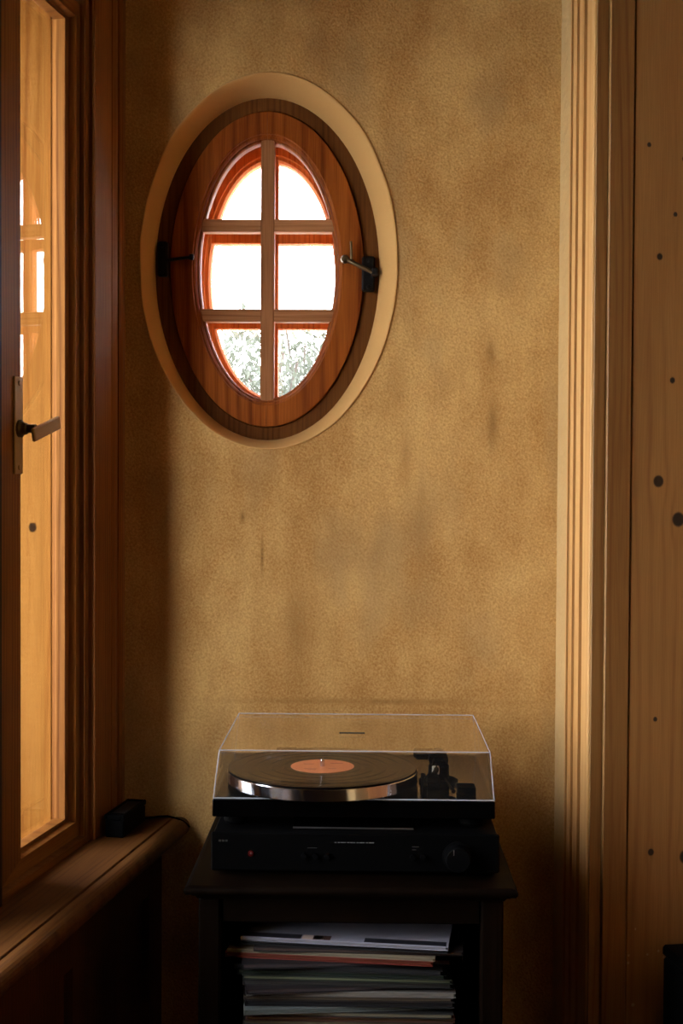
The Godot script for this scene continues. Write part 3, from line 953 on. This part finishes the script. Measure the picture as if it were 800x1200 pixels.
func build_records() -> void:
	# from the shelf up: thickness (mm), shift across, turn in degrees, cover, edge, label
	var rows := [
		[7, -8, -6, "9a8f86", "b5aa9c", "pale grey record sleeve lowest in the stack on the shelf"],
		[5, 10, 1, "5d2a22", "8a6a55", "maroon record sleeve second from the bottom of the stack"],
		[6, -6, -6, "8f7262", "c0a890", "tan record sleeve turned to the left near the stack's bottom"],
		[5, 6, 0, "3a2a20", "8f7f68", "dark brown record sleeve low in the stack with straw edge"],
		[5, 8, 1, "54323c", "a8506a", "plum record sleeve low in the stack with a pink edge"],
		[5, -9, -6, "7d8b94", "6f9ab5", "blue and white record sleeve poking out left low in the stack"],
		[5, 6, 1, "3c3026", "a89a70", "brown record sleeve with straw edge above the plum one"],
		[5, 8, 0, "6d3b2a", "b08a5a", "rust record sleeve with sandy edge in the lower stack"],
		[6, 8, 1, "2c2c2a", "b9b08f", "charcoal record sleeve with a cream edge in the middle of the stack"],
		[6, -10, -6, "8a9592", "98a8a4", "pale sea-grey record sleeve poking out left in mid stack"],
		[7, 7, 0, "1c1c20", "2c2a30", "black record sleeve in mid stack above the cream edged one"],
		[5, 5, 0, "3a2a1c", "7c6a50", "dark tan record sleeve under the grey white one"],
		[6, 9, 0, "a8a49c", "c4bfb2", "grey white record sleeve with a wide pale edge in mid stack"],
		[6, -8, -6, "2a2226", "8c8288", "black record sleeve turned left above the grey white one"],
		[6, 6, 1, "1e1c1c", "3c3a34", "matt black record sleeve beneath the green cream edge"],
		[5, 8, 2, "2f3c2c", "9aa47c", "dark green record sleeve with a green cream edge"],
		[6, 2, 3, "1d2a22", "2c4434", "bottle green record sleeve under the black one near the top"],
		[6, 0, 4, "18181a", "242428", "thin black record sleeve under the red one"],
		[6, -10, -5, "222024", "5c4c50", "dusky black record sleeve poking out left below the red one"],
		[6, -9, 6, "9c3320", "b4502c", "red orange record sleeve fourth from the top of the stack"],
		[4, -6, 6, "b8a888", "c9bea0", "cream record sleeve lying on the red orange one"],
		[5, 24, 2, "2a1c1a", "6a5148", "dark record sleeve poking out right near the top of the stack"],
		[4, 12, 6, "17171a", "303036", "black record sleeve directly under the white top sleeve"],
		[5, 16, 7, "d2d2e6", "d8d6e4", "white lavender record sleeve on top of the stack"],
	]
	var y := 0.3553
	for i in rows.size():
		var r: Array = rows[i]
		var h: float = r[0] * 0.00124
		var s := thing("record_sleeve", r[5], "record sleeve", Vector3(-0.026 + r[1] * 0.001, y, 0.305), deg_to_rad(-r[2]), "record sleeves stacked on the shelf")
		var cover := mat(Color(r[3]).darkened(0.3), 0.6)
		var edge := mat(Color(r[4]).darkened(0.42), 0.8)
		var a := 0.1535
		var st := new_mesh()
		# folded card: two boards joined by a rounded fold on the left, open towards the front
		box(st, Vector3(-a, h - 0.0011, -a), Vector3(a, h, a), 0.0004)
		box(st, Vector3(-a, 0.0, -a), Vector3(a, 0.0011, a), 0.0004)
		box(st, Vector3(-a, 0.0011, -a), Vector3(-a + 0.002, h - 0.0011, a), 0.0)
		obj("cover", st, cover, s)
		st = new_mesh()
		box(st, Vector3(-a + 0.0025, 0.00125, -a + 0.002), Vector3(a - 0.003, h - 0.00125, a - 0.0008 - 0.002 * float(i % 3 == 1)), 0.0008)
		obj("inner_sleeve", st, edge, s)
		if i == rows.size() - 1:
			# printed strip along the front of the top sleeve: dark, with a pale and a warm patch
			for k in [[-0.150, -0.064, "26242c"], [-0.062, -0.030, "c8b4a8"], [-0.046, -0.020, "4a2f2a"], [0.030, 0.150, "1c1c24"]]:
				st = new_mesh()
				box(st, Vector3(k[0], h - 0.0001, a - 0.020), Vector3(k[1], h + 0.0003, a - 0.002), 0.0)
				obj("print_patch", st, mat(Color(k[2]), 0.5), s)
		y += h + 0.0001

func build_amplifier() -> void:
	var top := 0.6125
	var s := thing("amplifier", "low black amplifier on the stand under the turntable", "amplifier", Vector3(-0.0125, top, 0.27))
	var st := new_mesh()
	box(st, Vector3(-0.2105, 0.008, -0.16), Vector3(0.2105, 0.0625, 0.1640), 0.0025)
	obj("case", st, M.black_metal, s)
	st = new_mesh()
	box(st, Vector3(-0.2125, 0.007, 0.1645), Vector3(0.2125, 0.0635, 0.1710), 0.0018)
	var fp := obj("front_panel", st, M.black_satin, s)
	for x in [-1, 1]:
		for z in [-1, 1]:
			st = new_mesh()
			lathe(st, [Vector2(0, 0), Vector2(0.016, 0), Vector2(0.018, 0.002), Vector2(0.017, 0.0085), Vector2(0, 0.0085)], Vector3(x * 0.17, 0, z * 0.13), 20)
			obj("foot", st, M.rubber, s)
	var round := Basis(Vector3.RIGHT, PI / 2)
	st = new_mesh()
	lathe(st, [Vector2(0, 0), Vector2(0.0225, 0), Vector2(0.0225, 0.003), Vector2(0.0195, 0.004), Vector2(0.0185, 0.020), Vector2(0.017, 0.0215), Vector2(0, 0.0215)], Vector3(0.151, 0.031, 0.1712), 40, round)
	var knob := obj("volume_knob", st, M.black_metal, s)
	st = new_mesh()
	box(st, Vector3(0.1437, 0.0385, 0.1925), Vector3(0.1447, 0.0465, 0.1930), 0.0)
	obj("pointer", st, M.print_grey, knob)
	st = new_mesh()
	lathe(st, [Vector2(0, 0), Vector2(0.0040, 0), Vector2(0.0040, 0.002), Vector2(0, 0.002)], Vector3(-0.1535, 0.033, 0.1712), 20, round)
	var pw := obj("power_button", st, M.red, s, "red ringed power button")
	st = new_mesh()
	lathe(st, [Vector2(0, 0), Vector2(0.0018, 0), Vector2(0.0014, 0.0014), Vector2(0, 0.0018)], Vector3(-0.1528, 0.0335, 0.1732), 16, round)
	obj("button_cap", st, M.silver, pw)
	for x in [-0.075, -0.058, -0.041, 0.085, 0.1]:
		st = new_mesh()
		lathe(st, [Vector2(0, 0), Vector2(0.0045, 0), Vector2(0.0040, 0.006), Vector2(0, 0.0065)], Vector3(x, 0.030, 0.1712), 16, round)
		obj("selector", st, M.black_metal, s)
	# faint lines of print on the front
	st = new_mesh()
	for k in 13:
		box(st, Vector3(-0.030 + k * 0.0046, 0.0497, 0.1709), Vector3(-0.0272 + k * 0.0046 + 0.0008 * (k % 3), 0.0509, 0.1713), 0.0)
	obj("print", st, M.print_grey, fp, "line of tiny grey print").set_meta("kind", "stuff")
	st = new_mesh()
	for k in 3:
		box(st, Vector3(-0.201 + k * 0.0048, 0.0500, 0.1709), Vector3(-0.1975 + k * 0.0048, 0.0530, 0.1713), 0.0)
	for k in [[0.084, 0.0445, 0.010], [0.084, 0.0400, 0.006], [-0.07, 0.0415, 0.014]]:
		box(st, Vector3(k[0], k[1], 0.1709), Vector3(k[0] + k[2], k[1] + 0.001, 0.1713), 0.0)
	obj("print", st, M.print_dim, fp, "dim grey maker's mark and legends").set_meta("kind", "stuff")
	# vents in the lid
	for k in 18:
		st = new_mesh()
		box(st, Vector3(-0.15 + k * 0.0085, 0.0622, -0.10), Vector3(-0.1455 + k * 0.0085, 0.0634, 0.06), 0.0004)
		obj("vent_rib", st, M.black_satin, s)

	# a sleeve of clear film lying on the amplifier, with a silver strip along its front edge
	var f := thing("plastic_sleeve", "thin dark sleeve with a bright front edge lying on the black amplifier", "sleeve", Vector3(-0.012, top + 0.0636, 0.330), deg_to_rad(-1.0))
	st = new_mesh()
	box(st, Vector3(-0.092, 0.0, -0.07), Vector3(0.088, 0.0030, 0.085), 0.0006)
	obj("sheet", st, M.black_gloss, f)
	st = new_mesh()
	box(st, Vector3(-0.092, 0.0003, 0.0852), Vector3(0.088, 0.0028, 0.0866), 0.0004)
	obj("edge_strip", st, M.silver, f, "silver front edge strip")

func build_turntable() -> void:
	var base := 0.6915
	var s := thing("turntable", "black record player under a clear dust cover on the amplifier", "turntable", Vector3(-0.0153, base, 0.2350))
	var hw := 0.2115
	var z0 := -0.175
	var z1 := 0.175
	var st := new_mesh()
	box(st, Vector3(-hw, 0.0, z0), Vector3(hw, 0.0265, z1), 0.0015)
	obj("plinth", st, M.black_gloss, s)
	for x in [-1, 1]:
		for z in [-1, 1]:
			st = new_mesh()
			lathe(st, [Vector2(0, -0.0155), Vector2(0.017, -0.0155), Vector2(0.019, -0.012), Vector2(0.019, -0.004), Vector2(0.015, 0.0), Vector2(0, 0.0)], Vector3(x * 0.178, 0, z * 0.140), 28)
			obj("foot", st, M.black_metal, s)
	var c := Vector3(-0.0500, 0.0265, 0.0610)
	st = new_mesh()
	lathe(st, [Vector2(0, 0.0), Vector2(0.115, 0.0), Vector2(0.115, 0.005), Vector2(0, 0.005)], c, 64)
	obj("sub_platter", st, M.black_satin, s)
	st = new_mesh()
	lathe(st, [Vector2(0, 0.005), Vector2(0.1490, 0.005), Vector2(0.1500, 0.006), Vector2(0.1500, 0.0225), Vector2(0.1490, 0.0235), Vector2(0, 0.0235)], c, 96)
	var pt := obj("platter", st, M.chrome, s, "polished silver platter")
	st = new_mesh()
	lathe(st, [Vector2(0, 0.0235), Vector2(0.148, 0.0235), Vector2(0.148, 0.0250), Vector2(0, 0.0250)], c, 72)
	obj("mat", st, M.rubber, pt)
	st = new_mesh()
	lathe(st, [Vector2(0, 0.025), Vector2(0.0036, 0.025), Vector2(0.0036, 0.036), Vector2(0.0022, 0.038), Vector2(0, 0.0385)], c, 20)
	obj("spindle", st, M.chrome, pt)
	# tonearm at the right of the platter
	st = new_mesh()
	lathe(st, [Vector2(0, 0), Vector2(0.031, 0), Vector2(0.031, 0.004), Vector2(0.027, 0.006), Vector2(0.0165, 0.0065), Vector2(0.0165, 0.026), Vector2(0.0145, 0.0285), Vector2(0, 0.0285)], Vector3(0.134, 0.0265, 0.046), 40)
	obj("tonearm_base", st, M.black_metal, s)
	st = new_mesh()
	box(st, Vector3(0.124, 0.050, 0.033), Vector3(0.144, 0.063, 0.060), 0.003)
	tube(st, [Vector3(0.130, 0.0565, 0.058), Vector3(0.1275, 0.0565, 0.098), Vector3(0.121, 0.0555, 0.130)], 0.0038, 12)
	var ta := obj("tonearm", st, M.black_metal, s)
	st = new_mesh()
	lathe(st, [Vector2(0, -0.016), Vector2(0.0145, -0.016), Vector2(0.0155, -0.014), Vector2(0.0155, 0.010), Vector2(0.0135, 0.013), Vector2(0, 0.013)], Vector3(0.135, 0.0565, 0.014), 32, Basis(Vector3.RIGHT, PI / 2))
	obj("counterweight", st, M.black_metal, ta)
	st = new_mesh()
	box(st, Vector3(0.1215, 0.0475, 0.080), Vector3(0.1325, 0.0600, 0.091), 0.0012)
	obj("arm_collar", st, M.silver, ta, "bright square arm collar")
	st = new_mesh()
	box(st, Vector3(0.111, 0.0475, 0.126), Vector3(0.129, 0.0575, 0.152), 0.002)
	box(st, Vector3(0.1155, 0.0415, 0.134), Vector3(0.1250, 0.0480, 0.148), 0.001)
	obj("headshell", st, M.black_satin, ta)
	st = new_mesh()
	box(st, Vector3(0.108, 0.0265, 0.100), Vector3(0.134, 0.0460, 0.108), 0.0015)
	box(st, Vector3(0.105, 0.0265, 0.060), Vector3(0.112, 0.0440, 0.150), 0.0015)
	obj("arm_rest", st, M.black_satin, s)
	st = new_mesh()
	tube(st, [Vector3(0.143, 0.040, 0.080), Vector3(0.146, 0.038, 0.100), Vector3(0.151, 0.033, 0.130)], 0.0022, 8)
	tube(st, [Vector3(0.1495, 0.0345, 0.122), Vector3(0.152, 0.0325, 0.136)], 0.0034, 8)
	obj("cue_lever", st, M.black_satin, s)
	for k in [[0.161, 0.083, 0.182, 0.097, 0.0075, "m"], [0.158, 0.106, 0.186, 0.139, 0.012, "b"]]:
		st = new_mesh()
		box(st, Vector3(k[0], 0.0266, k[1]), Vector3(k[2], 0.0266 + k[4], k[3]), 0.0015)
		obj("button", st, M.button_maroon if k[5] == "m" else M.black_satin, s)
	st = new_mesh()
	for k in 12:
		box(st, Vector3(-0.205 + k * 0.0042, 0.0264, 0.1625), Vector3(-0.2022 + k * 0.0042, 0.0267, 0.1645), 0.0)
	obj("print", st, M.print_grey, s, "short line of fine grey print").set_meta("kind", "stuff")

	# the record on the platter
	var at := s.position + c + Vector3(0, 0.0251, 0)
	var r := thing("vinyl_record", "black vinyl record with an orange label lying on the silver platter", "record", at)
	st = new_mesh()
	var groove := [Vector2(0.0038, 0.0), Vector2(0.1480, 0.0), Vector2(0.1490, 0.0009), Vector2(0.1480, 0.0018)]
	for k in 26:
		var rad := 0.1450 - k * 0.0034
		groove.append(Vector2(rad, 0.00172))
		groove.append(Vector2(rad - 0.0017, 0.00158 if k % 6 else 0.0012))
	groove.append_array([Vector2(0.054, 0.0016), Vector2(0.0038, 0.0016), Vector2(0.0038, 0.0)])
	lathe(st, groove, Vector3.ZERO, 96)
	obj("disc", st, M.vinyl, r)
	st = new_mesh()
	lathe(st, [Vector2(0.0038, 0.0016), Vector2(0.0500, 0.0016), Vector2(0.0500, 0.0020), Vector2(0.0038, 0.0020), Vector2(0.0038, 0.0016)], Vector3.ZERO, 64)
	var lab := obj("label_disc", st, M.label_orange, r, "orange paper label")
	st = new_mesh()
	for k in [[-0.028, 0.020, 0.020], [-0.022, 0.026, 0.012], [-0.030, -0.016, 0.016], [0.012, -0.022, 0.020], [0.010, 0.018, 0.012]]:
		box(st, Vector3(k[0], 0.0019, k[1]), Vector3(k[0] + k[2], 0.0021, k[1] + 0.0022), 0.0)
	obj("print", st, M.label_ink, lab).set_meta("kind", "stuff")

	# clear dust cover: double-walled, sides leaning in a little
	var bt := 0.0267
	var tp := 0.0985
	var lo := [Vector3(-0.2100, bt, -0.166), Vector3(0.2100, bt, -0.166), Vector3(0.2100, bt, 0.1735), Vector3(-0.2100, bt, 0.1735)]
	var hi := [Vector3(-0.2020, tp, -0.155), Vector3(0.2040, tp, -0.155), Vector3(0.2040, tp, 0.1660), Vector3(-0.2020, tp, 0.1660)]
	var th := 0.003
	st = new_mesh()
	var t := []
	var inn := func(v: Vector3, up: float) -> Vector3: return Vector3(v.x - signf(v.x) * th, v.y - up, v.z - signf(v.z) * th)
	for k in 4:
		var j := (k + 1) % 4
		q(t, lo[k], hi[k], hi[j], lo[j])
		q(t, inn.call(lo[k], 0.0), inn.call(lo[j], 0.0), inn.call(hi[j], th), inn.call(hi[k], th))
		q(t, lo[k], lo[j], inn.call(lo[j], 0.0), inn.call(lo[k], 0.0))
	q(t, hi[0], hi[3], hi[2], hi[1])
	q(t, inn.call(hi[0], th), inn.call(hi[1], th), inn.call(hi[2], th), inn.call(hi[3], th))
	put(st, t)
	var cv := obj("dust_cover", st, M.acrylic, s, "clear acrylic dust cover")
	# pale tubes painting in the light that the cover's edges catch
	st = new_mesh()
	for k in 4:
		var j := (k + 1) % 4
		tube(st, [hi[k], hi[j]], 0.0009, 8)
		tube(st, [lo[k] + Vector3(0, 0.001, 0), hi[k]], 0.0009, 8)
	tube(st, [lo[2] + Vector3(0, 0.0012, 0), lo[3] + Vector3(0, 0.0012, 0)], 0.0011, 8)
	obj("edge", st, M.acrylic_glint, cv, "pale strips standing in for light caught on the edges")
	st = new_mesh()
	box(st, Vector3(-0.0245, tp + 0.0001, 0.0170), Vector3(0.0165, tp + 0.0009, 0.0250), 0.0003)
	obj("badge", st, M.badge, cv, "small dark maker's badge")
	for x in [-0.12, 0.12]:
		st = new_mesh()
		box(st, Vector3(x - 0.018, 0.0, -0.1860), Vector3(x + 0.018, 0.034, -0.1762), 0.002)
		box(st, Vector3(x - 0.014, 0.028, -0.1765), Vector3(x + 0.014, 0.036, -0.1680), 0.002)
		obj("hinge", st, M.black_satin, cv)


# ---------------------------------------------------------------- small things
func build_small_things() -> void:
	var turn := deg_to_rad(-SPLAY_LEFT)
	var at := CORNER_LEFT + Basis(Vector3.UP, turn) * Vector3(0.0275, 0.590, 0.094)
	var s := thing("small_box", "small long black box lying at the far end of the window sill", "box", at, turn)
	var st := new_mesh()
	box(st, Vector3(-0.0165, 0.0, -0.058), Vector3(0.0165, 0.030, 0.058), 0.002)
	obj("body", st, M.black_case, s)
	st = new_mesh()
	# rim of the lid and the sunk brown panel inside it
	box(st, Vector3(-0.0175, 0.0302, -0.059), Vector3(-0.0125, 0.039, 0.059), 0.0012)
	box(st, Vector3(0.0125, 0.0302, -0.059), Vector3(0.0175, 0.039, 0.059), 0.0012)
	box(st, Vector3(-0.0125, 0.0302, -0.059), Vector3(0.0125, 0.039, -0.050), 0.0012)
	box(st, Vector3(-0.0125, 0.0302, 0.044), Vector3(0.0125, 0.039, 0.059), 0.0012)
	var lid := obj("lid", st, M.black_case, s)
	st = new_mesh()
	box(st, Vector3(-0.0123, 0.0302, -0.0495), Vector3(0.0123, 0.037, 0.0435), 0.0008)
	obj("lid_panel", st, M.box_top, lid)

	# added black arc standing in for the dark gap at the sill's end
	var path := []
	var pts := [Vector3(0.028, 0.5915, 0.030), Vector3(0.045, 0.592, 0.020), Vector3(0.062, 0.5945, 0.016), Vector3(0.078, 0.5955, 0.014), Vector3(0.094, 0.592, 0.012), Vector3(0.104, 0.586, 0.006), Vector3(0.110, 0.580, 0.002), Vector3(0.113, 0.574, -0.003)]
	var cv := Curve3D.new()
	for i in pts.size():
		var d: Vector3 = (pts[mini(i + 1, pts.size() - 1)] - pts[maxi(i - 1, 0)]) / 6.0
		cv.add_point(pts[i], -d, d)
	for p in cv.get_baked_points():
		if path.is_empty() or path[-1].distance_to(p) > 0.006: path.append(p)
	st = new_mesh()
	tube(st, path, 0.0018, 8)
	var cb := obj("sill_gap_arc", st, M.rubber)
	cb.position = CORNER_LEFT
	cb.rotation.y = turn
	tag(cb, "thin dark arc standing in for the gap at the far end of the window sill", "sill_gap_arc")

	# black case in the doorway, cut off by the lower right corner of the photograph
	var tr := deg_to_rad(SPLAY_RIGHT)
	at = CORNER_RIGHT + Basis(Vector3.UP, tr) * Vector3(0.225, 0.0, 0.390)
	var b := thing("black_case", "black box-shaped case cut off at the lower right corner beside the knotty board", "case", at, tr)
	st = new_mesh()
	box(st, Vector3(-0.135, 0.014, -0.11), Vector3(0.135, 0.436, 0.10), 0.004)
	obj("body", st, M.black_case, b)
	st = new_mesh()
	box(st, Vector3(-0.1365, 0.437, -0.111), Vector3(0.1365, 0.455, 0.101), 0.004)
	obj("lid", st, M.black_case, b)
	st = new_mesh()
	box(st, Vector3(-0.122, 0.030, 0.1005), Vector3(0.122, 0.425, 0.106), 0.003)
	obj("front_panel", st, M.black_satin, b)
	for x in [-1, 1]:
		for z in [-1, 1]:
			st = new_mesh()
			lathe(st, [Vector2(0, 0), Vector2(0.014, 0), Vector2(0.016, 0.013), Vector2(0, 0.0135)], Vector3(x * 0.11, 0.0, z * 0.08), 16)
			obj("foot", st, M.rubber, b)


# ---------------------------------------------------------------- outside the windows
func build_outside() -> void:
	var st := new_mesh()
	box(st, Vector3(-40, -0.9, -60), Vector3(40, -0.5, -0.34), 0.0)
	box(st, Vector3(-60, -0.9, -0.34), Vector3(-1.7, -0.5, 40), 0.0)
	var g := obj("ground", st, M.ground)
	tag(g, "pale bright ground outside below the windows", "ground", "", "structure")
	# bushes seen through the lower panes
	for k in [[-1.05, -8.0, 2.50, 0.75, "loose pale green bush seen through the lower left oval pane"], [-0.30, -9.6, 2.65, 0.62, "thin pale bush seen through the lower right oval pane"], [-1.9, -10.5, 2.7, 0.9, "pale bush outside hidden mostly by the oval frame's left side"], [-0.72, -12.0, 2.75, 0.8, "distant pale bush between the two nearer ones in the oval window"]]:
		bush(Vector3(k[0], -0.5, k[1]), k[2], k[3], k[4])

func bush(at: Vector3, top: float, r: float, label: String) -> void:
	var s := thing("bush", label, "bush", at, 0.0, "bushes outside the oval window")
	var st := new_mesh()
	var high := top + 0.5
	for i in 9:
		var a := TAU * i / 9.0
		var tip := Vector3(cos(a) * r * 0.7, high * rng.randf_range(0.75, 0.97), sin(a) * r * 0.7)
		tube(st, [Vector3(cos(a) * 0.04, 0, sin(a) * 0.04), tip * Vector3(0.35, 0.45, 0.35) + Vector3(0, 0, 0), tip], 0.012, 6)
	obj("stems", st, M.twig, s)
	var leaf := new_mesh()
	var t := [Vector3(0, 0, 0), Vector3(0.018, 0.03, 0.004), Vector3(0, 0.07, 0.010), Vector3(-0.018, 0.03, 0.004)]
	leaf.set_smooth_group(FLAT)
	for v in [t[0], t[2], t[1], t[0], t[3], t[2]]: leaf.add_vertex(v)
	leaf.generate_normals()
	var mm := MultiMesh.new()
	mm.transform_format = MultiMesh.TRANSFORM_3D
	mm.mesh = leaf.commit()
	mm.mesh.surface_set_material(0, M.leaf)
	mm.instance_count = 4200
	for i in 4200:
		var u := Vector3(rng.randfn(), rng.randfn(), rng.randfn()).normalized() * pow(rng.randf(), 0.4)
		var p := Vector3(u.x * r, high * 0.62 + u.y * high * 0.38, u.z * r)
		p += Vector3(sin(p.y * 9.0), 0, cos(p.y * 7.0)) * 0.08
		var b := Basis.from_euler(Vector3(rng.randf_range(-1.2, 1.2), rng.randf() * TAU, rng.randf_range(-1.0, 1.0)))
		mm.set_instance_transform(i, Transform3D(b.scaled(Vector3.ONE * rng.randf_range(0.6, 1.3)), p))
	var o := MultiMeshInstance3D.new()
	o.name = "foliage"
	o.multimesh = mm
	o.set_meta("kind", "stuff")
	s.add_child(o, true)
